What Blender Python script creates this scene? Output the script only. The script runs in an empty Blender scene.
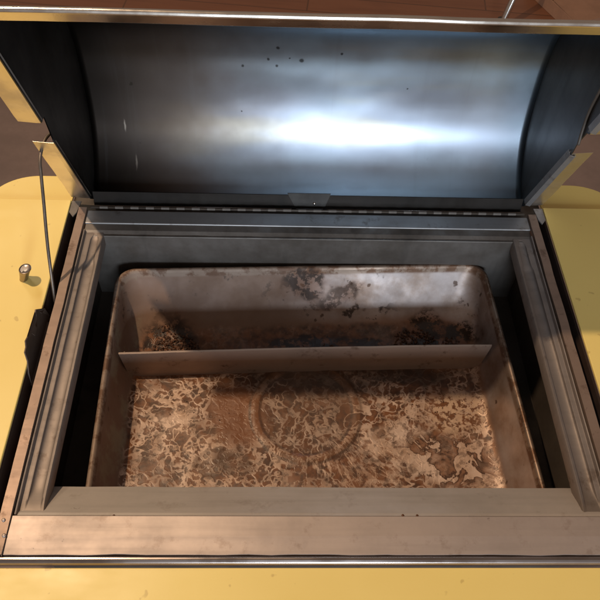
import bpy, bmesh, math, random
from mathutils import Vector, Matrix, noise
random.seed(7)
scene = bpy.context.scene
COL = scene.collection
PI = math.pi

# ------------------------------------------------------------------ camera
cam_data = bpy.data.cameras.new('camera')
cam = bpy.data.objects.new('camera', cam_data); COL.objects.link(cam)
Rm = ((0.99938110, -0.01249226, -0.03288405),
      (-0.00968263, 0.80101754, -0.59856256),
      (0.03381810, 0.59851051, 0.80040084))
M = Matrix([list(r) + [0] for r in Rm] + [[0, 0, 0, 1]])
M.translation = Vector((-0.04109, -0.62865, 0.64976))
cam.matrix_world = M
cam_data.sensor_width = 36.0
cam_data.lens = 36.0 * 680.0 / 600.0
cam_data.clip_start = 0.01
cam_data.clip_end = 200.0
scene.camera = cam

# ------------------------------------------------------------------ world, lamps, exposure
world = bpy.data.worlds.new('World'); scene.world = world
world.use_nodes = True
bg = world.node_tree.nodes['Background']
bg.inputs[0].default_value = (0.40, 0.305, 0.245, 1)
bg.inputs[1].default_value = 0.52

def lamp(name, kind, loc, energy, color, **kw):
    d = bpy.data.lights.new(name, kind); d.energy = energy; d.color = color
    for k, v in kw.items(): setattr(d, k, v)
    o = bpy.data.objects.new(name, d); COL.objects.link(o); o.location = loc
    return o
# warm bulb hanging high to the left, a little behind the open hood
lamp('warm_bulb', 'POINT', (-0.85, 0.070, 1.70), 96, (1.0, 0.735, 0.48), shadow_soft_size=0.022)
# daylight window behind the photographer
w = lamp('daylight_window', 'AREA', (0.23, -3.2, 0.64), 80, (0.76, 0.88, 1.0), shape='RECTANGLE', size=0.58, size_y=0.98)
w.rotation_euler = (math.radians(90), 0, 0)
w2 = lamp('daylight_window_low_pane', 'AREA', (0.14, -3.2, -0.15), 3.2, (0.80, 0.90, 1.0), shape='RECTANGLE', size=0.30, size_y=0.07)
w2.rotation_euler = (math.radians(90), 0, 0)

w3 = lamp('shelf_sheen_strip', 'AREA', (-1.20, 1.33, 1.40), 4.5, (1.0, 0.86, 0.62), shape='RECTANGLE', size=0.09, size_y=0.6)  # weak warm strip, added for the sheen on the left shelf; source unseen
w3.rotation_euler = Vector((.9, -1.3, -1.4)).to_track_quat('-Z', 'Z').to_euler()
scene.view_settings.view_transform = 'Standard'
scene.view_settings.look = 'None'
scene.view_settings.gamma = 1.0
scene.view_settings.exposure = 0.0
scene.view_settings.use_curve_mapping = False
scene.render.engine = 'CYCLES'
scene.cycles.max_bounces = 6
scene.cycles.diffuse_bounces = 3
scene.cycles.glossy_bounces = 4

# ------------------------------------------------------------------ material helpers
class NT:
    def __init__(s, name):
        s.m = bpy.data.materials.new(name); s.m.use_nodes = True
        s.t = s.m.node_tree; s.t.nodes.clear()
        s.out = s.t.nodes.new('ShaderNodeOutputMaterial')
        s.b = s.t.nodes.new('ShaderNodeBsdfPrincipled')
        s.t.links.new(s.b.outputs[0], s.out.inputs[0])
        s.co = s.t.nodes.new('ShaderNodeTexCoord')
        s.oc = s.co.outputs['Object']
    def n(s, typ, **kw):
        x = s.t.nodes.new(typ)
        for k, v in kw.items(): setattr(x, k, v)
        return x
    def put(s, sock, v):
        if isinstance(v, bpy.types.NodeSocket): s.t.links.new(v, sock)
        elif isinstance(v, (tuple, list)):
            sock.default_value = tuple(v) + ((1,) if len(v) == 3 and len(sock.default_value) == 4 else ())
        else: sock.default_value = v
    def set(s, **kw):
        names = dict(color='Base Color', metal='Metallic', rough='Roughness', coat='Coat Weight', coat_rough='Coat Roughness',
                     normal='Normal', aniso='Anisotropic', spec='Specular IOR Level', tangent='Tangent')
        for k, v in kw.items(): s.put(s.b.inputs[names[k]], v)
        return s
    def map(s, scale=(1, 1, 1), loc=(0, 0, 0), rot=(0, 0, 0), src=None):
        x = s.n('ShaderNodeMapping'); s.put(x.inputs[0], src or s.oc)
        x.inputs[1].default_value = loc; x.inputs[2].default_value = rot; x.inputs[3].default_value = scale
        return x.outputs[0]
    def noise(s, scale, detail=4, rough=0.55, dist=0.0, vec=None, col=False):
        x = s.n('ShaderNodeTexNoise'); s.put(x.inputs['Vector'], vec or s.oc)
        x.inputs['Scale'].default_value = scale; x.inputs['Detail'].default_value = detail
        x.inputs['Roughness'].default_value = rough; x.inputs['Distortion'].default_value = dist
        return x.outputs['Color' if col else 'Fac']
    def vor(s, scale, feature='F1', vec=None, rnd=1.0, out='Distance'):
        x = s.n('ShaderNodeTexVoronoi', feature=feature); s.put(x.inputs['Vector'], vec or s.oc)
        x.inputs['Scale'].default_value = scale; x.inputs['Randomness'].default_value = rnd
        return x.outputs[out]
    def math(s, op, a, b=0.0, clamp=False):
        x = s.n('ShaderNodeMath', operation=op, use_clamp=clamp); s.put(x.inputs[0], a); s.put(x.inputs[1], b)
        return x.outputs[0]
    def step(s, v, lo, hi, a=0.0, b=1.0):
        x = s.n('ShaderNodeMapRange', interpolation_type='SMOOTHSTEP')
        s.put(x.inputs['Value'], v); x.inputs['From Min'].default_value = lo; x.inputs['From Max'].default_value = hi
        x.inputs['To Min'].default_value = a; x.inputs['To Max'].default_value = b
        return x.outputs[0]
    def mix(s, f, a, b, mode='MIX'):
        x = s.n('ShaderNodeMix', data_type='RGBA', blend_type=mode)
        s.put(x.inputs[0], f); s.put(x.inputs[6], a); s.put(x.inputs[7], b)
        return x.outputs[2]
    def warp(s, amount, scale, vec=None, detail=2):
        v = vec or s.oc
        c = s.noise(scale, detail, vec=v, col=True)
        x = s.n('ShaderNodeVectorMath', operation='SUBTRACT'); s.put(x.inputs[0], c); x.inputs[1].default_value = (.5, .5, .5)
        y = s.n('ShaderNodeVectorMath', operation='SCALE'); s.put(y.inputs[0], x.outputs[0]); y.inputs['Scale'].default_value = amount
        z = s.n('ShaderNodeVectorMath', operation='ADD'); s.put(z.inputs[0], v); s.put(z.inputs[1], y.outputs[0])
        return z.outputs[0]
    def xyz(s, vec=None):
        x = s.n('ShaderNodeSeparateXYZ'); s.put(x.inputs[0], vec or s.oc); return x.outputs
    def blob(s, cx, cy, rx, ry, wob, lo=0.6, hi=1.1):
        """1 inside a ragged ellipse, 0 outside"""
        v = s.map((1 / rx, 1 / ry, 0), (-cx / rx, -cy / ry, 0), src=wob)
        x = s.n('ShaderNodeVectorMath', operation='LENGTH'); s.put(x.inputs[0], v)
        return s.step(x.outputs['Value'], lo, hi, 1, 0)
    def bump(s, h, strength=0.3, dist=0.002, normal=None):
        x = s.n('ShaderNodeBump'); x.inputs['Strength'].default_value = strength; x.inputs['Distance'].default_value = dist
        s.put(x.inputs['Height'], h)
        if normal: s.put(x.inputs['Normal'], normal)
        return x.outputs[0]

MAT = {}
def mk_gold():
    k = NT('harvest_gold_enamel')
    mott = k.noise(5, 3); fine = k.noise(420, 2)
    c = k.mix(k.step(mott, .3, .75), (.82, .625, .205), (.785, .59, .185))
    specks = k.step(k.noise(75, 2), .70, .76)
    c = k.mix(k.math('MULTIPLY', specks, .35), c, (.30, .17, .05))
    k.set(color=c, rough=k.math('ADD', k.step(k.noise(9, 4), .3, .8, .30, .44), k.math('MULTIPLY', k.step(k.noise(3, 5, .7, vec=k.map((1, 2.5, 1))), .45, .65), .10)), spec=.42,
          normal=k.bump(k.math('ADD', fine, k.math('MULTIPLY', k.noise(30, 2), 2.0)), .025, .0008))
    return k.m
def mk_frame(name, base, dark, rough=(.34, .55), metal=.85, soot=.55):
    k = NT(name)
    brush = k.noise(90, 3, vec=k.map((.05, 1, 1)))
    g = k.noise(7, 6, .65); g2 = k.noise(38, 5, .7)
    c = k.mix(k.step(g, .35, .72), base, tuple(v * .78 for v in base))
    c = k.mix(k.math('MULTIPLY', k.step(brush, .48, .70), .22), c, tuple(v * .55 for v in base))
    c = k.mix(k.math('MULTIPLY', k.step(g2, .55, .70), soot), c, dark)
    spots = k.step(k.vor(46, vec=k.warp(.045, 70, detail=4)), .05, .10, 1, 0)
    spots = k.math('MULTIPLY', spots, k.step(k.noise(13, 2), .56, .64))
    c = k.mix(k.math('MULTIPLY', spots, .6), c, (.06, .03, .018))
    k.set(color=c, metal=k.math('SUBTRACT', metal, k.math('MULTIPLY', spots, .6)),
          rough=k.step(k.math('ADD', g, k.math('MULTIPLY', brush, .4)), .4, 1.0, *rough),
          normal=k.bump(k.math('ADD', brush, g2), .10, .0008))
    return k.m
def mk_sooty(name, a, b, metal=.3, rough=(.45, .75)):
    k = NT(name)
    g = k.noise(11, 6, .65); run = k.noise(22, 4, vec=k.map((1, 1, .12)))
    c = k.mix(k.step(g, .3, .7), a, b)
    c = k.mix(k.math('MULTIPLY', k.step(run, .56, .68), .5), c, tuple(v * .35 for v in a))
    k.set(color=c, metal=metal, rough=k.step(run, .3, .7, *rough), normal=k.bump(k.math('ADD', g, run), .15, .001))
    return k.m
def mk_hood():
    k = NT('heat_tinted_hood_steel')
    X, Y, Z = k.xyz()
    wob = k.warp(.10, 6, detail=3)
    wx, wy, wz = k.xyz(wob)
    t = k.noise(4.5, 3, .5, vec=k.map((.5, 1.6, 1.6)))
    cool = (.33, .415, .49); warm = (.42, .39, .30); violet = (.31, .345, .41)
    c = k.mix(k.step(t, .38, .62), cool, violet)
    c = k.mix(k.math('MULTIPLY', k.step(k.noise(6, 3, vec=k.map((.4, 1, 2.2), (3, 1, 2))), .52, .68), .7), c, warm)
    # brown tint and the dim left end's shade, both painted in, deepening leftward
    left_dark = k.step(k.math('ADD', wx, k.math('MULTIPLY', k.math('SUBTRACT', k.noise(9, 4, .6), .5), .12)), -.20, .06, 1, 0)
    c = k.mix(k.math('MULTIPLY', left_dark, .93), c, (.095, .068, .052))
    c = k.mix(k.math('MULTIPLY', k.step(wx, -.29, -.13, 1, 0), .9), c, (.012, .009, .007))  # darkest step of the painted shade at the left end
    brush = k.noise(60, 4, .6, vec=k.map((1, .04, .04)))
    c = k.mix(k.math('MULTIPLY', k.step(brush, .55, .75), .10), c, (.17, .175, .18))
    sp = k.step(k.vor(22, vec=k.warp(.015, 60)), .028, .055, 1, 0)
    sp = k.math('MULTIPLY', sp, k.step(k.noise(7, 1, vec=k.map((1, 1, 1), (5, 2, 1))), .5, .58))
    c = k.mix(k.math('MULTIPLY', sp, .85), c, (.03, .025, .02))
    sc_v = k.map((1, 0, 1), src=k.warp(.004, 90))
    for sx, sz, rr_ in ((-.015, .1590, .0034), (-.045, .1510, .0022), (-.056, .1600, .0020), (-.045, .1760, .0024), (.033, .1700, .0018), (-.088, .150, .0022), (-.030, .1620, .0012), (.12, .125, .0013), (-.09, .09, .0012)):
        q = k.map((1 / rr_, 1, 1 / rr_), (-sx / rr_, 0, -sz / rr_), src=sc_v)
        ln = k.n('ShaderNodeVectorMath', operation='LENGTH'); k.put(ln.inputs[0], q)
        c = k.mix(k.math('MULTIPLY', k.step(ln.outputs['Value'], .5, 1.2, 1, 0), .8), c, (.020, .016, .013))
    for sx, sz, rot in ((-.243, .068, .35), (-.231, .028, .25)):  # pale reflections on the left, painted into the steel colour
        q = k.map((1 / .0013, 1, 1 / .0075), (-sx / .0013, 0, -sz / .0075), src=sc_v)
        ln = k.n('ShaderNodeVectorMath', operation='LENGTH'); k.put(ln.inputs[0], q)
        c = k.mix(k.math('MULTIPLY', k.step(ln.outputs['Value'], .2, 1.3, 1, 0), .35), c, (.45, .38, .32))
    r = k.math('ADD', k.step(k.noise(8, 5, .6), .3, .75, .33, .43), k.math('MULTIPLY', left_dark, .10))
    k.set(color=c, metal=1.0, rough=r,
          normal=k.bump(k.math('ADD', k.math('MULTIPLY', brush, .4), k.math('MULTIPLY', k.noise(160, 3), .6)), .03, .0006))
    return k.m
def mk_polish(name, col, rough, metal=1.0, wear=.3):
    k = NT(name)
    g = k.noise(14, 5, .6); s = k.noise(120, 2, vec=k.map((.06, 1, 1)))
    c = k.mix(k.math('MULTIPLY', k.step(g, .5, .7), wear), col, (.10, .06, .04))
    k.set(color=c, metal=metal, rough=k.step(k.math('ADD', g, k.math('MULTIPLY', s, .3)), .4, .9, rough, rough + .2),
          normal=k.bump(k.math('ADD', s, k.noise(25, 3)), .06, .0008))
    return k.m
def mk_pan():
    k = NT('greasy_baked_pan_metal')
    X, Y, Z = k.xyz()
    wob = k.warp(.055, 16, detail=4)
    wob2 = k.warp(.016, 70, detail=3)
    # meandering pale seams between baked brown flakes
    def ridge(scale, amt, ws, w0, w1, off):
        n_ = k.noise(scale, 2, .55, vec=k.map((1, 1, 1), off, src=k.warp(amt, ws, detail=2)))
        return k.step(k.math('ABSOLUTE', k.math('SUBTRACT', n_, .5)), w0, w1, 1, 0)
    l1 = ridge(30, .045, 30, .010, .036, (0, 0, 0))
    l2 = k.math('MULTIPLY', ridge(70, .020, 60, .008, .034, (3, 1, 0)), k.step(k.noise(17, 2, vec=k.map((1, 1, 1), (4, 4, 0))), .44, .58))
    e1 = k.vor(40, 'DISTANCE_TO_EDGE', vec=k.warp(.055, 36, detail=4))
    seams = k.math('MAXIMUM', l1, k.math('MULTIPLY', l2, .62))
    seams = k.math('MAXIMUM', seams, k.math('MULTIPLY', k.step(e1, .02, .085, 1, 0), .85))
    seams = k.math('MULTIPLY', seams, k.step(Y, .045, .062, 1, .12))
    # streaks fanning out from the ring toward the front right
    an = k.math('ARCTAN2', Y, X); rl = k.n('ShaderNodeVectorMath', operation='LENGTH'); k.put(rl.inputs[0], k.map((1, 1, 0)))
    cv = k.n('ShaderNodeCombineXYZ'); k.put(cv.inputs[0], k.math('MULTIPLY', an, 9.0)); k.put(cv.inputs[1], k.math('MULTIPLY', rl.outputs['Value'], 22.0))
    fan = k.math('ADD', k.math('MULTIPLY', k.step(k.noise(1.9, 4, .65, 1.1, vec=cv.outputs[0]), .48, .57), .65), k.math('MULTIPLY', seams, .45), True)
    fanm = k.blob(.060, -.072, .075, .042, wob, .5, 1.1)
    fm = k.n('ShaderNodeMix', data_type='FLOAT'); k.put(fm.inputs[0], fanm); k.put(fm.inputs[2], seams); k.put(fm.inputs[3], fan)
    seams = fm.outputs[0]
    n14 = k.noise(14, 3)
    seams = k.step(k.math('ADD', seams, k.math('MULTIPLY', k.math('SUBTRACT', k.noise(150, 3, .7), .5), 1.3)), -.05, 1.05)
    metal_c = k.mix(k.step(k.noise(30, 3), .35, .7), (.68, .50, .395), (.50, .325, .225))
    grease_c = k.mix(k.step(k.noise(48, 4, .7), .36, .66), (.200, .078, .030), (.075, .029, .012))
    cover = k.math('SUBTRACT', k.step(k.noise(11, 3, .6), .28, .50, .72, 1.0), k.math('MULTIPLY', seams, k.step(n14, .36, .60, .30, 1.0)), True)
    pale = k.math('MAXIMUM', k.blob(-.165, -.004, .030, .016, wob), k.blob(.105, -.046, .050, .020, wob))
    pale = k.math('MAXIMUM', pale, k.blob(.215, -.090, .024, .022, wob))
    cover = k.math('SUBTRACT', cover, k.math('MULTIPLY', pale, k.step(k.noise(70, 3, .6), .40, .56, .2, .8)), True)
    # nearly bare steel at the lower right, with ragged brown islands that have dark rims
    bare = k.blob(.165, -.070, .065, .036, wob)
    ni = k.noise(34, 4, .55, .5)
    isl = k.step(ni, .495, .515)
    islrim = k.math('MULTIPLY', isl, k.step(ni, .515, .545, 1, 0))
    m1 = k.n('ShaderNodeMix', data_type='FLOAT'); k.put(m1.inputs[0], bare); k.put(m1.inputs[2], cover); k.put(m1.inputs[3], k.math('MULTIPLY', isl, k.step(ni, .52, .66, .9, .55)))
    cover = m1.outputs[0]
    floor = k.mix(cover, metal_c, grease_c)
    floor = k.mix(k.math('MULTIPLY', k.math('MULTIPLY', islrim, bare), .8), floor, (.045, .018, .008))
    floor = k.mix(k.math('MULTIPLY', k.step(k.noise(95, 4, .7), .52, .60), .50), floor, (.075, .034, .016))
    # brown smear left of the ring, a big dark flake, orange crumb bed, dark band along the baffle
    floor = k.mix(k.math('MULTIPLY', k.blob(-.088, .000, .042, .052, wob), .85), floor, (.205, .078, .030))
    floor = k.mix(k.math('MULTIPLY', k.math('MULTIPLY', k.blob(-.108, -.070, .044, .020, wob, .8, 1.0), k.step(k.noise(60, 2), .35, .62, 1, .4)), .8), floor, (.085, .036, .014))
    crumbs = k.blob(.190, -.006, .052, .034, wob)
    cr = k.noise(125, 3, .7)
    floor = k.mix(k.math('MULTIPLY', crumbs, k.step(cr, .44, .54)), floor, (.55, .37, .25))
    floor = k.mix(k.math('MULTIPLY', crumbs, k.step(cr, .38, .50, 1, 0)), floor, (.17, .066, .024))
    baffle_dark = k.math('MULTIPLY', k.blob(.055, .046, .175, .018, wob, .55, 1.15), k.step(k.noise(22, 4, .7), .30, .55, .5, 1.0))
    floor = k.mix(k.math('MULTIPLY', baffle_dark, .85), floor, (.032, .018, .012))
    # pressed ring in the middle of the floor
    rv = k.map((1, 1, 0), (0.004, .002, 0)); ln = k.n('ShaderNodeVectorMath', operation='LENGTH'); k.put(ln.inputs[0], rv)
    rr = k.math('ADD', ln.outputs['Value'], k.math('MULTIPLY', k.math('SUBTRACT', k.noise(40, 2), .5), .004))
    band = k.math('MULTIPLY', k.step(rr, .0575, .0595), k.step(rr, .0690, .0712, 1, 0))
    edge = k.math('MAXIMUM', k.step(k.math('ABSOLUTE', k.math('SUBTRACT', rr, .0585)), .0008, .0026, 1, 0), k.step(k.math('ABSOLUTE', k.math('SUBTRACT', rr, .0706)), .0008, .0026, 1, 0))
    floor = k.mix(k.math('MULTIPLY', k.step(rr, .056, .060, 1, 0), .40), floor, (.105, .062, .040))
    floor = k.mix(k.math('MULTIPLY', band, k.step(k.noise(60, 3), .35, .65, .55, .15)), floor, (.22, .105, .050))
    floor = k.mix(k.math('MULTIPLY', edge, k.step(k.noise(34, 3), .30, .58, .15, .75)), floor, (.070, .032, .016))
    # walls: bluish bare steel high up, brown bake below, char splashes
    g = k.noise(15, 6, .65)
    wall = k.mix(k.step(g, .34, .68), (.50, .43, .41), (.32, .23, .18))
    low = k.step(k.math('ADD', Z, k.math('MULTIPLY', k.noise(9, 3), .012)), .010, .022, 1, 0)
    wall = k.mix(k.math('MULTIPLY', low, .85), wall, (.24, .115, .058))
    baked = k.step(k.xyz(wob)[0], -.06, .10, 1, 0)
    wall = k.mix(k.math('MULTIPLY', baked, .85), wall, (.215, .130, .088))
    back = k.step(Y, .095, .13)
    spl = k.math('MULTIPLY', k.step(k.noise(34, 5, .7), .56, .63), back)
    spl = k.math('MULTIPLY', spl, k.step(k.noise(6, 2, vec=k.map((1, 1, 1), (.3, .1, 0))), .42, .58))
    wall = k.mix(k.math('MULTIPLY', spl, .85), wall, (.035, .022, .016))
    dots = k.step(k.vor(48, vec=wob2), .10, .17, 1, 0)
    dots = k.math('MULTIPLY', dots, k.step(k.noise(9, 2), .45, .55))
    wall = k.mix(k.math('MULTIPLY', dots, .8), wall, (.07, .034, .018))
    side = k.step(k.noise(20, 6, .7), .48, .62)
    lft = k.step(X, -.215, -.225)
    wall = k.mix(k.math('MULTIPLY', k.math('MULTIPLY', lft, side), .6), wall, (.33, .30, .21))
    # rolled rim with worn brown patches
    rim = k.step(Z, .0585, .0625)
    rimc = k.mix(k.step(k.noise(45, 4, .7), .44, .58), (.30, .22, .17), (.16, .088, .055))
    wall = k.mix(rim, wall, rimc)
    isfloor = k.step(k.math('ADD', Z, k.math('MULTIPLY', k.math('SUBTRACT', k.noise(30, 3), .5), .010)), .004, .0085, 1, 0)
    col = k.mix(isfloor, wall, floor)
    spk = k.step(k.noise(58, 5, .75), .42, .52)
    for bx, by, rx, ry, st in ((-.178, .104, .050, .042, 1), (-.002, .162, .030, .012, .9), (.050, .150, .040, .010, .7), (.164, .108, .034, .034, 1), (.212, .102, .024, .022, 1), (.005, .100, .075, .016, 1), (.090, .098, .045, .012, .9)):
        bl = k.blob(bx, by, rx * 1.2, ry * 1.2, wob, .35, 1.1)
        col = k.mix(k.math('MULTIPLY', bl, .55 * st), col, (.20, .075, .026))
        col = k.mix(k.math('MULTIPLY', k.math('MULTIPLY', k.step(bl, .25, .8), spk), .95 * st), col, (.028, .016, .011))
    grease_all = k.math('MULTIPLY', isfloor, cover)
    rough = k.math('SUBTRACT', k.step(k.noise(24, 4), .3, .7, .38, .55), k.math('MULTIPLY', grease_all, .06))
    rough = k.math('ADD', rough, k.math('MULTIPLY', k.math('MULTIPLY', baked, k.step(isfloor, 0, 1, 1, 0)), .16))
    met = k.math('SUBTRACT', k.step(isfloor, 0, 1, .75, .30), k.math('MULTIPLY', grease_all, .30), True)
    met = k.math('MULTIPLY', k.math('SUBTRACT', met, k.math('MULTIPLY', baffle_dark, .5), True), k.step(baked, 0, 1, 1, .35))
    fz = k.step(Z, .004, .009, 1, .03)
    h = k.math('ADD', k.math('MULTIPLY', k.math('MAXIMUM', l1, k.step(e1, .02, .09, 1, 0)), fz), k.math('MULTIPLY', k.noise(110, 3, .6), k.math('MULTIPLY', fz, .8)))
    k.set(color=col, metal=met, rough=rough, normal=k.bump(h, .24, .0009), spec=.5)
    return k.m
def mk_plain(name, col, rough, metal=0.0, var=.25, sc=30):
    k = NT(name); g = k.noise(sc, 5, .65)
    k.set(color=k.mix(k.step(g, .3, .72), col, tuple(c * (1 - var * 2) for c in col)), metal=metal,
          rough=k.step(g, .3, .7, rough, min(1, rough + .2)), normal=k.bump(g, .12, .001))
    return k.m
def mk_wood():
    k = NT('red_brown_floorboards')
    br = k.n('ShaderNodeTexBrick'); k.put(br.inputs['Vector'], k.map((1, 1, 1)))
    br.inputs['Scale'].default_value = 1.0; br.inputs['Brick Width'].default_value = 1.4; br.inputs['Row Height'].default_value = .11
    br.inputs['Mortar Size'].default_value = .003
    br.inputs['Color1'].default_value = (.25, .10, .05, 1); br.inputs['Color2'].default_value = (.22, .085, .042, 1); br.inputs['Mortar'].default_value = (.12, .05, .025, 1)
    g = k.noise(40, 5, vec=k.map((.1, 1, 1)))
    k.set(color=k.mix(k.math('MULTIPLY', k.step(g, .4, .7), .5), br.outputs['Color'], (.16, .06, .03)), rough=.4)
    return k.m

MAT['gold'] = mk_gold()
MAT['frame'] = mk_frame('worn_frame_steel', (.46, .375, .33), (.20, .13, .095), (.46, .62), .6, .35)
MAT['apron'] = mk_frame('grey_apron_steel', (.56, .49, .44), (.24, .17, .13), (.42, .58), .45, .3)
MAT['frame_rust'] = mk_frame('stained_side_strip_steel', (.29, .205, .16), (.10, .055, .036), (.45, .6), .6, .7)
MAT['rail'] = mk_frame('smoked_side_rail_steel', (.27, .225, .20), (.11, .072, .05), (.52, .66), .7, .6)
MAT['back_plate'] = mk_frame('grey_back_strip_steel', (.35, .335, .33), (.12, .085, .068), (.42, .58), .7)
MAT['dark_plate'] = mk_sooty('sooty_back_flange', (.21, .185, .165), (.10, .08, .066), .5)
MAT['inner_wall'] = mk_sooty('sooty_firebox_wall', (.185, .165, .15), (.10, .083, .07), .45, (.38, .6))
MAT['soot'] = mk_sooty('black_soot', (.085, .066, .052), (.05, .038, .030), .1)
MAT['lip_dark'] = mk_sooty('dark_lower_lip', (.030, .024, .020), (.016, .013, .011), .6, (.3, .45))  # near-black colour stands in for the dark firebox mirrored in the lip
MAT['flange'] = mk_polish('brushed_rim_flange', (.66, .60, .54), .28)
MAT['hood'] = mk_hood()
MAT['end_panel'] = mk_sooty('smoked_hood_end', (.060, .055, .051), (.022, .019, .017), .7, (.32, .48))
MAT['polish'] = mk_polish('polished_rim_steel', (.66, .60, .54), .16)
MAT['trim'] = mk_polish('dull_chrome_trim', (.34, .29, .27), .18, wear=.4)
MAT['chrome'] = mk_polish('chrome', (.75, .73, .70), .10, wear=.15)
MAT['pan'] = mk_pan()
MAT['baffle'] = mk_frame('baked_baffle_steel', (.46, .35, .285), (.10, .05, .03), (.42, .58), .45, .75)
MAT['crumb'] = mk_plain('burnt_crumbs', (.115, .042, .015), .5, 0, .42, 220)
MAT['wire'] = mk_plain('grey_wire', (.17, .135, .11), .4, .6)
MAT['bracket'] = mk_sooty('brown_sheet_bracket', (.13, .092, .07), (.07, .048, .037), .4)
MAT['gap'] = mk_sooty('brown_gap_paint', (.060, .035, .026), (.03, .018, .014), .2)
MAT['floor'] = mk_plain('mauve_brown_floor', (.22, .150, .125), .55, 0, .14, 5)
MAT['wood'] = mk_wood()
MAT['cardboard'] = mk_plain('brown_cardboard', (.38, .20, .12), .8, 0, .12, 8)

# ------------------------------------------------------------------ geometry helpers
def link(name, bm, mat, parent=None, smooth=False, bevel=0.0, seg=2, solid=0.0, off=0.0):
    me = bpy.data.meshes.new(name)
    bmesh.ops.recalc_face_normals(bm, faces=bm.faces)
    bm.to_mesh(me); bm.free()
    o = bpy.data.objects.new(name, me); COL.objects.link(o)
    me.materials.append(mat)
    if smooth:
        for p in me.polygons: p.use_smooth = True
    if solid:
        md = o.modifiers.new('thickness', 'SOLIDIFY'); md.thickness = solid; md.offset = off
    if bevel:
        md = o.modifiers.new('edges', 'BEVEL'); md.width = bevel; md.segments = seg; md.limit_method = 'ANGLE'; md.harden_normals = False
    if parent: o.parent = parent
    return o
def empty(name, loc, label, cat, group=None):
    o = bpy.data.objects.new(name, None); COL.objects.link(o); o.location = loc
    o.empty_display_size = .05
    o['label'] = label; o['category'] = cat
    if group: o['group'] = group
    return o
def box(bm, x0, x1, y0, y1, z0, z1):
    v = [bm.verts.new(p) for p in ((x0, y0, z0), (x1, y0, z0), (x1, y1, z0), (x0, y1, z0), (x0, y0, z1), (x1, y0, z1), (x1, y1, z1), (x0, y1, z1))]
    for f in ((0, 1, 2, 3), (4, 5, 6, 7), (0, 1, 5, 4), (1, 2, 6, 5), (2, 3, 7, 6), (3, 0, 4, 7)):
        bm.faces.new([v[i] for i in f])
    return v
def loft(bm, rings, closed=True, cap=False):
    """rings: lists of points, joined ring to ring; closed = each ring is a loop"""
    vs = [[bm.verts.new(p) for p in r] for r in rings]
    n = len(rings[0])
    for a, b in zip(vs, vs[1:]):
        for i in range(n if closed else n - 1):
            j = (i + 1) % n
            bm.faces.new((a[i], a[j], b[j], b[i]))
    if cap:
        bm.faces.new(vs[0]); bm.faces.new(vs[-1])
    return vs
def tube(bm, pts, r, seg=10, cap=True):
    pts = [Vector(p) for p in pts]; rings = []
    up = Vector((0, 0, 1))
    for i, p in enumerate(pts):
        t = (pts[min(i + 1, len(pts) - 1)] - pts[max(i - 1, 0)]).normalized()
        a = t.cross(up if abs(t.z) < .9 else Vector((1, 0, 0))).normalized(); b = t.cross(a)
        rr = r[i] if isinstance(r, (list, tuple)) else r
        rings.append([p + a * rr * math.cos(2 * PI * k / seg) + b * rr * math.sin(2 * PI * k / seg) for k in range(seg)])
    loft(bm, rings, True, cap)
def smooth_path(pts, n=8):
    pts = [Vector(p) for p in pts]; out = []
    for i in range(len(pts) - 1):
        p0 = pts[max(i - 1, 0)]; p1 = pts[i]; p2 = pts[i + 1]; p3 = pts[min(i + 2, len(pts) - 1)]
        for k in range(n):
            t = k / n
            out.append(.5 * ((2 * p1) + (p2 - p0) * t + (2 * p0 - 5 * p1 + 4 * p2 - p3) * t * t + (3 * p1 - p0 - 3 * p2 + p3) * t ** 3))
    out.append(pts[-1]); return out
def plate(bm, pts):
    bm.faces.new([bm.verts.new(p) for p in pts])
    bmesh.ops.triangulate(bm, faces=bm.faces)
def lathe(bm, prof, c, seg=24):
    rings = [[(c[0] + r * math.cos(2 * PI * k / seg), c[1] + r * math.sin(2 * PI * k / seg), c[2] + z) for k in range(seg)] for r, z in prof]
    loft(bm, rings, True, True)
def fbm(x, y, z=0.0):
    return noise.fractal(Vector((x, y, z)), 1.0, 2.0, 4)

# ------------------------------------------------------------------ setting
FZ = -0.80
bm = bmesh.new(); box(bm, -5, 5, -4, 8, FZ - .05, FZ)
fl = link('floor', bm, MAT['floor']); fl['kind'] = 'structure'
bm = bmesh.new(); box(bm, -6, 6, 0, 7, FZ + .002, FZ + .012)
wf = link('wooden_floor', bm, MAT['wood']); wf['kind'] = 'structure'; wf.location = (0, 1.30, 0); wf.rotation_euler = (0, 0, math.radians(-6))

# ------------------------------------------------------------------ the grill
G = empty('barbecue_grill', (0, -.2, FZ), 'open steel barbecue grill with golden yellow side shelves and raised curved hood', 'grill')
GP = Vector((0, .2, -FZ))          # children are modelled in world space and shifted into the parent's space
def gpart(name, bm, mat, parent=None, **kw):
    o = link(name, bm, mat, parent or G, **kw)
    if parent is None: o.location = GP
    return o

# --- firebox walls
fb = bmesh.new()
box(fb, -.2895, .2895, -.4005, -.0415, -.1300, -.1215)
firebox = gpart('firebox', fb, MAT['soot'])
def fpart(name, x0, x1, y0, y1, z0, z1, mat, bevel=.0008):
    b = bmesh.new(); box(b, x0, x1, y0, y1, z0, z1)
    return gpart(name, b, mat, firebox, bevel=bevel)
fpart('back_wall', -.2895, .2895, -.0415, -.0385, -.24, -.0045, MAT['inner_wall'])
fpart('side_wall', -.2925, -.2897, -.402, -.0385, -.24, -.004, MAT['soot'])
fpart('side_wall', .2897, .2925, -.402, -.0385, -.24, -.004, MAT['soot'])
fpart('front_wall', -.2925, .2925, -.4055, -.4025, -.24, -.004, MAT['soot'])

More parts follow.
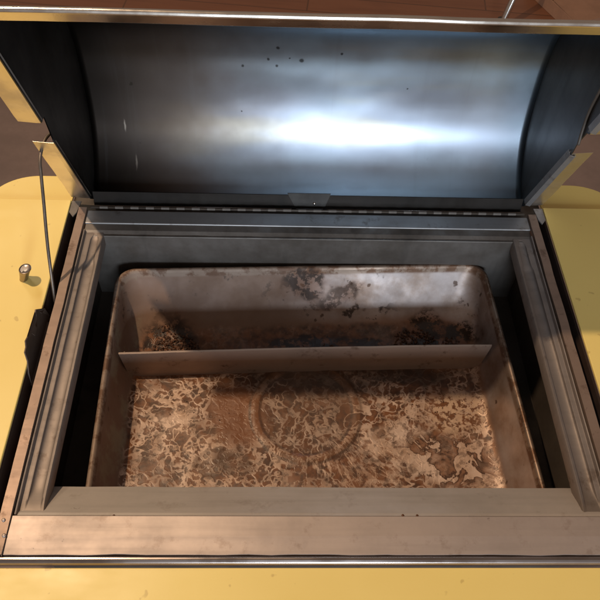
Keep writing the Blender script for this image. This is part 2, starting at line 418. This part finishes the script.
# --- top frame
frame = bmesh.new(); box(frame, -.2905, .2905, -.0230, -.0005, -.004, 0.0)
frame = gpart('top_frame', frame, MAT['back_plate'], bevel=.0012); frame['label'] = 'grey steel strip along the back under the hinge'
def tpart(name, b, mat, **kw): return gpart(name, b, mat, frame, **kw)
b = bmesh.new(); N = 60
loft(b, [[(x, -.0232, -.0028), (x, -.0330, -.0032), (x, -.0410, -.0075 + .0008 * fbm(x * 30, 3))] for x in [-.2890 + .578 * i / N for i in range(N + 1)]], False)
o = tpart('back_flange', b, MAT['dark_plate'], solid=.0018, off=0); o['label'] = 'stained dark flange in front of the back strip'
for s in (-1, 1):
    # side strips, folded from sheet: top face plus an outer skirt
    b = bmesh.new(); rings = []
    for i in range(61):
        y = .0015 - .4415 * i / 60
        dx = .0005 * fbm(y * 22, s * 3); dz = .0005 * fbm(y * 15, 9 + s)
        rings.append([(s * .2910 + dx, y, -.012), (s * .2910 + dx, y, .0032 + dz), (s * .3012 + dx, y, .0036 + dz), (s * .3012 + dx, y, -.020)])
    loft(b, rings, False); b2 = tpart('side_strip', b, MAT['frame_rust'], solid=.0012, off=-1)
# front band and the sloped apron that drops toward the pan
b = bmesh.new(); rings = []
for i in range(81):
    x = -.2900 + .5800 * i / 80
    w = .0008 * fbm(x * 26, 1.7)
    rings.append([(x, -.4395 + w, -.0045), (x, -.4390 + w, .0004), (x, -.4225, .0009 + .0004 * fbm(x * 8, 4)), (x, -.4040, .0004), (x, -.4030, -.0010)])
loft(b, rings, False); tpart('front_band', b, MAT['frame'], solid=.0014, off=0)
b = bmesh.new(); rings = []
for i in range(61):
    x = -.2870 + .5740 * i / 60
    rings.append([(x, -.4026, -.0018), (x, -.3995, -.0030), (x, -.3650 + .0008 * fbm(x * 9, 8), -.0255), (x, -.3640, -.0330)])
loft(b, rings, False); tpart('front_apron', b, MAT['apron'], solid=.0012, off=0)
# rounded front trim bar
b = bmesh.new()
prof = [(-.4402, -.0100), (-.4402, -.0012), (-.4416, .0006), (-.4440, .0006), (-.4466, -.0012), (-.4476, -.0042), (-.4470, -.0100)]
loft(b, [[(x, y, z) for y, z in prof] for x in [-.335 + .67 * i / 30 for i in range(31)]], True, True)
tpart('front_trim', b, MAT['trim'], smooth=False, bevel=.0006)
# screws, bosses and corner clips
def screw(x, y, z, r, mat, parent):
    b = bmesh.new(); lathe(b, [(r, 0), (r, r * .35), (r * .72, r * .62), (r * .25, r * .72)], (x, y, z), 14)
    return gpart('screw', b, mat, parent, smooth=True)
for x, y, r in ((-.2965, -.4085, .0022), (-.2925, -.4230, .0024), (-.2770, -.4250, .0014), (-.2955, -.4320, .0015)):
    screw(x, y, .0036 if x < -.29 else .0008, r * .8, MAT['frame'], frame)
for x, y in ((-.195, -.4030), (.083, -.4020), (.097, -.4022), (.21, -.436)):
    screw(x, y, -.0005, .0013, MAT['crumb'], frame)
for s in (-1, 1):
    b = bmesh.new()
    plate(b, [(s * .300, .012, .003), (s * .312, .012, .003), (s * .312, -.008, .003), (s * .306, -.016, .003), (s * .3025, -.008, .003)])
    tpart('corner_clip', b, MAT['back_plate' if s > 0 else 'dark_plate'], solid=.0016)

# --- gap channels between frame and shelves
for s in (-1, 1):
    b = bmesh.new()
    loft(b, [[(s * .3016, y, -.012), (s * .3030, y, -.026), (s * .3120, y, -.024), (s * .3134, y, -.004)] for y in (.02, -.15, -.30, -.445)], False)
    tpart('gap_channel', b, MAT['gap'], solid=.001)

# --- side rails: formed channels with a raised bead along the inner edge
def side_rail(s):
    b = bmesh.new(); rings = []
    y0, y1 = -.0345, -.4020; n = 110
    for i in range(n + 1):
        y = y0 + (y1 - y0) * i / n
        d0 = y0 - y; d1 = y - y1
        deep = .0030 + .0016 * min(1, max(0, (d0 - .046) / .005))
        end = min(1, max(0, (d0 - .006) / .010)); end = math.sqrt(max(0, 1 - (1 - end) ** 2))
        fr = min(1, max(0, (d1 - .006) / .026)); fr = fr * fr * (3 - 2 * fr)
        wd = max(.0008, (.0056 + .0018 * min(1, max(0, (d0 - .046) / .008))) * (.35 + .65 * end))
        dep = deep * end * fr
        flare = .006 * max(0, 1 - d1 / .022) ** 2
        bx = .2745; base = -.0045
        pr = [(.2892, base + .0050), (.2882, base + .0048), (.2874, base + .0006), (.2860, base), (bx + wd + .0012, base)]
        for q in range(11):
            a = PI * q / 10
            pr.append((bx + wd * math.cos(a), base - .0002 - dep * (math.sin(a) ** .55 if 0 < q < 10 else 0)))
        pr += [(bx - wd - .0012, base), (.2652 - flare * .3, base + .0002), (.2642 - flare * .3, base - .0010), (.2648 - flare * .3, base - .016)]
        rings.append([(s * px + .0003 * fbm(y * 18, s), y, pz + .0004 * fbm(y * 12, px * 40)) for px, pz in pr])
    loft(b, rings, False)
    o = gpart('side_rail', b, MAT['rail'], smooth=True, solid=.0012, off=0)
    o.modifiers.new('split', 'EDGE_SPLIT').split_angle = math.radians(50)
    return o
side_rail(-1)['label'] = 'left channelled side rail'
side_rail(1)['label'] = 'right channelled side rail with rounded bead end'

# --- shelves
def shelf(s):
    b = bmesh.new()
    xi, xo = s * .3135, s * .62
    z0, z1 = -.0030, .0006
    o = None
    pts = [(xi, .0140), (xo, .0140), (xo, -.47), (xi, -.47)]
    vs = [b.verts.new((x, y, z1)) for x, y in pts]; b.faces.new(vs)
    o = gpart('side_shelf', b, MAT['gold'], solid=.0036, off=-1, bevel=.0009)
    # rear piece beyond the seam, with the rounded outer corner
    b = bmesh.new(); pts = [(xi, .0150)]
    pts.append((xi, .0620))
    xc, yc, rx, ry = s * .362, .015, .060, .047
    for k in range(15):
        a = PI / 2 * k / 14
        pts.append((xc + s * rx * math.sin(a), yc + ry * math.cos(a) + .0001))
    b.faces.new([b.verts.new((x, y, z1)) for x, y in pts])
    gpart('rear_flap', b, MAT['gold'], o, solid=.0036, off=-1, bevel=.0009)
    b = bmesh.new(); box(b, min(xi, xo), max(xi, xo), .010, .020, -.012, -.0045)
    gpart('seam_strip', b, MAT['gap'], o)
    b = bmesh.new(); box(b, s * .3137 if s > 0 else s * .3155, s * .3155 if s > 0 else s * .3137, -.47, .010, -.05, -.0035)
    gpart('inner_skirt', b, MAT['gap'], o)
    return o
sl = shelf(-1); sl['label'] = 'left golden yellow shelf carrying a small flared knob'
sr = shelf(1); sr['label'] = 'right golden yellow shelf, bare'
b = bmesh.new()
lathe(b, [(.0064, 0), (.0064, .0018), (.0054, .0026), (.0056, .010), (.0064, .020), (.0074, .0275), (.0078, .0295), (.0076, .0306), (.0068, .0310), (.0060, .0302), (.002, .0300)], (-.3455, -.119, .0006), 32)
for v in b.verts: v.co = Vector((-.3455 + (v.co.x + .3455) * .92 + (v.co.z - .0006) * .30, v.co.y - (v.co.z - .0006) * .06, .0006 + (v.co.z - .0006) * .80))
gpart('knob', b, MAT['trim'], sl, smooth=True).modifiers.new('split', 'EDGE_SPLIT').split_angle = math.radians(40)
# front panel
b = bmesh.new(); b.faces.new([b.verts.new(p) for p in ((-.62, -.4495, -.0095), (.62, -.4495, -.0095), (.62, -.60, -.0095), (-.62, -.60, -.0095))])
o = gpart('front_shelf', b, MAT['gold'], solid=.004, off=-1, bevel=.0009); o['label'] = 'golden yellow shelf along the front edge'

# --- rotisserie bracket (torn-edged sheet standing in the left gap)
b = bmesh.new()
plate(b, [(-.3122 - .16 * max(0, z), y, z) for y, z in ((-.156, -.022), (-.160, .0005), (-.169, .0035), (-.1735, .0170), (-.1765, .0165), (-.180, .0115), (-.1900, .0105), (-.1915, .0060), (-.2010, .0050),
          (-.2030, .0125), (-.2080, .0130), (-.2110, .0180), (-.2180, .0200), (-.2230, .0160), (-.2300, .0155), (-.2350, .0060), (-.2450, -.003), (-.252, -.022))])
o = gpart('spit_bracket', b, MAT['bracket'], solid=.0014, off=0); o['label'] = 'dark notched sheet bracket on the left side'
b = bmesh.new(); box(b, -.3118, -.3024, -.252, -.168, -.0180, -.0160); gpart('foot', b, MAT['bracket'], o)

# --- lower body and legs
b = bmesh.new(); box(b, -.305, .305, -.435, .010, -.30, -.2405); gpart('lower_body', b, MAT['bracket'], bevel=.006)
for s in (-1, 1):
    for y in (-.42, -.005):
        b = bmesh.new(); box(b, s * .29 - .015, s * .29 + .015, y - .015, y + .015, FZ, -.3005); gpart('leg', b, MAT['bracket'], bevel=.003)

# ------------------------------------------------------------------ hood
profile = smooth_path([(0, .0220, -.0020), (0, .0400, .0080), (0, .0640, .0290), (0, .0850, .0600), (0, .0960, .0950), (0, .1020, .1350), (0, .1040, .1700),
                       (0, .0965, .2070), (0, .0720, .2330), (0, .0300, .2595), (0, -.0200, .2885), (0, -.0700, .3175), (0, -.1080, .3395), (0, -.1240, .3480)], 6)
HX = .2876
b = bmesh.new(); rings = []
NX = 72
for i in range(NX + 1):
    x = -HX + 2 * HX * i / NX
    ring = []
    for k, p in enumerate(profile):
        q = k / (len(profile) - 1)
        amp = .0017 * math.sin(PI * min(1, q * 1.6)) * math.sin(PI * i / NX)
        d = amp * (fbm(x * 5.0, q * 3.5, 2.0))
        ring.append((x, p.y + d, p.z))
    rings.append(ring)
loft(b, rings, False)
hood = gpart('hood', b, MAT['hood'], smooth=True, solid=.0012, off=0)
hood['label'] = 'raised barrel hood with heat-tinted steel inside'
def hpart(name, b, mat, **kw): return gpart(name, b, mat, hood, **kw)
# rim line from the hinge to the lip, with the spit notch
ry0, rz0, ry1, rz1 = .0160, .0020, -.1205, .3440
def rim(t, d=0.0):   # t metres along the rim from the hinge, d metres into the hood
    L = math.hypot(ry1 - ry0, rz1 - rz0); u = ((ry1 - ry0) / L, (rz1 - rz0) / L)
    return (ry0 + u[0] * t + u[1] * d, rz0 + u[1] * t - u[0] * d)
RL = math.hypot(ry1 - ry0, rz1 - rz0)
t0, t1 = .156, .199
for s in (-1, 1):
    b = bmesh.new()
    pts = [(s * .2880, p.y, p.z) for p in profile]
    rp = [rim(RL - .002), rim(t1), rim(t1 - .004, .010 if s < 0 else .004), rim(t0 + .014, .016 if s < 0 else .004), rim(t0), rim(.004)]
    pts += [(s * .2880, y, z) for y, z in rp]
    plate(b, pts)
    e = hpart('end_panel', b, MAT['end_panel'], solid=.0014, off=0)
    # polished outward flange in two lengths, parted by the notch
    for ta, tb in ((.006, t0), (t1, RL)):
        b = bmesh.new(); ring_a = []; n = 14
        rings = []
        for i in range(n + 1):
            t = ta + (tb - ta) * i / n
            y, z = rim(t); yi, zi = rim(t, .004); yo, zo = rim(t, .0015)
            wob = .0008 * fbm(t * 30, s * 2.0)
            wide = .0235 if not (i in (0, n) and 0) else .02
            rings.append([(s * .2868, yi, zi), (s * .2885, y, z), (s * .2930, y, z), (s * (.2885 + wide) + wob, yo, zo)])
        loft(b, rings, False)
        gpart('rim_flange', b, MAT['flange'], hood, solid=.0003, off=0)
    for ta, tb in (((.010, t0 - .004), (t1 + .004, RL - .01)) if s > 0 else ()):
        b = bmesh.new()
        loft(b, [[(s * .2862, *rim(t, .007)), (s * .2872, *rim(t, -.0005)), (s * .2925, *rim(t, -.0022)), (s * .2935, *rim(t, -.0008))] for t in [ta + (tb - ta) * i / 10 for i in range(11)]], False)
        hpart('rim_bead', b, MAT['back_plate'], solid=.001, off=0)
    if s > 0:
        b = bmesh.new()
        tube(b, smooth_path([(.2862, -.0490, .1650), (.2862, -.0440, .1820), (.2862, -.0410, .2030), (.2862, -.0420, .2220), (.2862, -.046, .245), (.2862, -.060, .262)], 6), .0018, 8)
        hpart('end_seam', b, MAT['soot'], smooth=True)
# polished lip bar along the free edge
b = bmesh.new()
prof = [(-.1270, .3440), (-.1300, .3455), (-.1350, .3555), (-.1345, .3580), (-.1325, .3590), (-.1295, .3580), (-.1235, .3520), (-.1235, .3455)]
loft(b, [[(x, y + .0005 * fbm(x * 12, 1.1), z + .0005 * fbm(x * 9, 5.1)) for y, z in prof] for x in [-.312 + .624 * i / 60 for i in range(61)]], True, True)
hpart('lip_bar', b, MAT['polish'], smooth=False, bevel=.0007)
# folded lower lip, broken in the middle by a riveted tab
for xa, xb in ((-.284, -.0240), (.0235, .284)):
    b = bmesh.new(); n = 24; rings = []
    for i in range(n + 1):
        x = xa + (xb - xa) * i / n
        sh = .006 if (i == n and xa < 0) or (i == 0 and xa > 0) else 0
        sx = (1 if xa < 0 else -1) * sh
        rings.append([(x + sx * 0, .0175, .0165), (x + sx, .0135, -.0015), (x + sx, .0100, -.0020)])
    loft(b, rings, False); hpart('lower_lip', b, MAT['lip_dark'], solid=.0012, off=0)
    b = bmesh.new(); tube(b, [(xa, .0098, -.0020), (xb, .0098, -.0020)], .0010, 8); hpart('lip_edge', b, MAT['trim'], smooth=True)
b = bmesh.new()
plate(b, [(-.0300, .0180, .0190), (.0270, .0180, .0190), (.0195, .0125, -.0030), (-.0185, .0125, -.0030)])
tab = hpart('tab', b, MAT['end_panel'], solid=.0012, off=0)
b = bmesh.new()
bmesh.ops.create_uvsphere(b, u_segments=14, v_segments=8, radius=.0022, matrix=Matrix.Translation((.006, .0140, .0050)))
hpart('rivet', b, MAT['chrome'], smooth=True)
b = bmesh.new(); box(b, -.3130, .3130, .0022, .0300, -.0075, -.0050); hpart('hinge_leaf', b, MAT['soot'])
# piano hinge: a pin with separate knuckles
b = bmesh.new(); tube(b, [(-.287, .0045, .0006), (.287, .0045, .0006)], .0017, 10)
hinge = hpart('hinge', b, MAT['soot'], smooth=True)
NK = 28; kmesh = None
for i in range(NK):
    x = -.280 + .560 * (i + .5) / NK
    if kmesh is None:
        b = bmesh.new(); tube(b, [(-.0052, 0, 0), (.0052, 0, 0)], .0020, 12)
        o = gpart('hinge_knuckle', b, MAT['dark_plate'], hinge, smooth=False); kmesh = o.data
    else:
        o = bpy.data.objects.new('hinge_knuckle', kmesh); COL.objects.link(o); o.parent = hinge
    o.location = (x, .0045, .0006)
# bent wire linking hood and side gap
b = bmesh.new()
tube(b, smooth_path([(-.3010, -.0060, .1330), (-.3060, -.0190, .1330), (-.3085, -.0330, .1290), (-.3090, -.0460, .1230), (-.3085, -.0560, .1120), (-.3080, -.0740, .0890), (-.3080, -.1070, .0430), (-.3075, -.1420, -.0170)], 8), .0019, 10)
o = gpart('support_wire', b, MAT['wire'], smooth=True); o['label'] = 'thin bent wire running from the hood into the left gap'

# ------------------------------------------------------------------ the pan
PZ = -.1210
P = empty('drip_pan', (0.0, -.2255, PZ), 'grease-stained rectangular roasting pan lying inside the grill', 'pan')
P.rotation_euler = (0, 0, math.radians(2.2))
def rrect(hx, yb, yf, r, z, nc=14, ns=22):
    pts = []
    cs = [(hx - r, yb - r, 0), (-hx + r, yb - r, 90), (-hx + r, -yf + r, 180), (hx - r, -yf + r, 270)]
    for ci, (cx, cy, a0) in enumerate(cs):
        for k in range(nc + 1):
            a = math.radians(a0 + 90 * k / nc); pts.append((cx + r * math.cos(a), cy + r * math.sin(a)))
        nx_, ny_, a1 = cs[(ci + 1) % 4]
        a1 = math.radians(a1); e = (nx_ + r * math.cos(a1), ny_ + r * math.sin(a1)); s0 = pts[-1]
        for k in range(1, ns):
            pts.append((s0[0] + (e[0] - s0[0]) * k / ns, s0[1] + (e[1] - s0[1]) * k / ns))
    return [(x, y, z) for x, y in pts]
H0 = .0060   # floor level above the pan base
ringdefs = [(.2395, .1725, .1705, .022, .0560), (.2465, .1795, .1775, .026, .0625), (.2475, .1805, .1785, .027, .0655), (.2465, .1795, .1775, .026, .0685), (.2440, .1770, .1750, .025, .0700),
            (.2418, .1748, .1728, .023, .0692), (.2404, .1732, .1712, .022, .0655), (.2392, .1700, .1697, .024, .0580), (.2376, .1620, .1670, .027, .0460),
            (.2360, .1540, .1650, .030, .0340), (.2340, .1460, .1620, .033, .0240), (.2310, .1370, .1580, .043, .0150), (.2270, .1280, .1530, .044, .0080), (.2210, .1200, .1470, .043, .0035), (.2130, .1120, .1400, .040, .0015)]
rings = []
for d in ringdefs:
    rr = rrect(*d)
    if d[4] < .06:
        rr = [(x * (1 + .0025 * fbm(x * 9, y * 9, z * 30)), y * (1 + .0025 * fbm(x * 8 + 4, y * 8, z * 20)), z) for x, y, z in rr]
    rings.append(rr)
last = rings[-1]
NR = 64
def floor_z(x, y):
    r = math.hypot(x + .004, y + .002)
    z = .0012
    z += .0014 * math.exp(-((r - .0645) / .0046) ** 4)
    z += .0007 * fbm(x * 26, y * 26, 1.0) + .0004 * fbm(x * 80, y * 80, 5.0)
    return z
for k in range(1, NR):
    f = 1 - k / NR
    ring = []
    for x, y, z in last:
        X = x * f - .004 * (1 - f); Y = (y + .002) * f - .002
        bl = min(1, k / 4)
        ring.append((X, Y, .0015 * (1 - bl) + floor_z(X, Y) * bl))
    rings.append(ring)
b = bmesh.new(); vs = loft(b, rings, True)
c = b.verts.new((-.004, -.002, floor_z(-.004, -.002)))
n = len(vs[-1])
for i in range(n): b.faces.new((vs[-1][i], vs[-1][(i + 1) % n], c))
tray = link('tray', b, MAT['pan'], P, smooth=True)
# baffle standing across the pan
b = bmesh.new(); rings = []
NB = 60
for i in range(NB + 1):
    x = -.2345 + .469 * i / NB
    ybase = .0545 + .0015 * math.sin(i / NB * PI) + .0006 * fbm(x * 10, 2)
    col = []
    for k, (dy, z) in enumerate(((0, .0012), (.0004, .0060), (.0012, .016), (.0020, .032), (.0030, .0505), (.0042, .0512), (.0052, .0500))):
        zz = z + (.0006 * fbm(x * 14, 7) if k > 3 else 0)
        xe = x
        if i == 0: xe = x + .006 * (1 - z / .05)
        if i == NB: xe = x - .006 * (1 - z / .05)
        col.append((xe, ybase + dy, zz))
    rings.append(col)
loft(b, rings, False)
baf = link('baffle', b, MAT['baffle'], P, solid=.0012, off=0); baf['label'] = 'brown baked-on baffle strip across the pan'
b = bmesh.new(); plate(b, [(-.2270, .0560, .010), (-.2310, .0575, .044), (-.2305, .0680, .040), (-.2270, .0680, .016)]); link('end_tab', b, MAT['baffle'], baf, solid=.0012)
# burnt crumbs lying behind the baffle and along the floor
def crumbs(name, spots, mat):
    b = bmesh.new()
    for cx, cy, rx, ry, cnt, smin, smax in spots:
        for _ in range(cnt):
            a = random.random() * 2 * PI; q = math.sqrt(random.random())
            x = cx + rx * q * math.cos(a); y = cy + ry * q * math.sin(a)
            s = random.uniform(smin, smax) * (1.2 - .5 * q)
            zf = .0015
            if y > .105: zf = .0015 + ((y - .105) / .05) ** 1.9 * .030
            m = Matrix.Translation((x, y, zf + s * .3)) @ Matrix.Rotation(random.random() * 6, 4, 'Z') @ Matrix.Rotation(random.uniform(-.6, .6), 4, 'X') @ Matrix.Diagonal((s, s * random.uniform(.5, 1), s * random.uniform(.25, .7), 1))
            g = bmesh.ops.create_icosphere(b, subdivisions=1, radius=1, matrix=m)
            for v in g['verts']: v.co += Vector((random.uniform(-1, 1), random.uniform(-1, 1), random.uniform(-1, 1))) * s * .22
    o = link(name, b, mat, P); o['kind'] = 'stuff'; return o
crumbs('burnt_residue', [(-.172, .094, .030, .022, 260, .0005, .0034), (-.188, .116, .022, .014, 90, .0005, .0022), (.150, .098, .030, .020, 200, .0005, .0028), (.205, .092, .020, .014, 120, .0005, .0026),
                         (.02, .085, .06, .012, 70, .0010, .0026), (.165, .006, .060, .026, 70, .0005, .0012), (-.14, .01, .05, .04, 30, .0005, .0010)], MAT['crumb'])

# ------------------------------------------------------------------ things beyond the hood
b = bmesh.new(); tube(b, [(.790, 1.74, FZ + .014), (.792, 1.742, FZ + .03), (.93, 1.84, FZ + .62)], .013, 14)
C1 = empty('chrome_stand', (.790, 1.74, FZ + .012), 'slanted chrome tube standing on the floorboards beyond the hood', 'stand')
o = link('tube', b, MAT['chrome'], C1, smooth=True); o.location = -C1.location
b = bmesh.new(); lathe(b, [(.05, 0), (.05, .012), (.02, .02), (.018, .05)], (.790, 1.74, FZ + .0125), 20)
o = link('foot', b, MAT['soot'], C1); o.location = -C1.location
B1 = empty('cardboard_box', (1.22, 1.95, FZ + .012), 'pinkish brown cardboard box on the floorboards at the top right', 'box')
b = bmesh.new(); box(b, -.22, .22, -.16, .16, 0, .05); link('carton', b, MAT['cardboard'], B1, bevel=.002)
for s in (-1, 1):
    b = bmesh.new(); plate(b, [(-.22, s * .16, .0515), (.22, s * .16, .0515), (.22, s * .006, .054 + .01 * (s > 0)), (-.22, s * .004, .056)]); link('flap', b, MAT['cardboard'], B1, solid=.003)
B1.rotation_euler = (0, 0, .35)
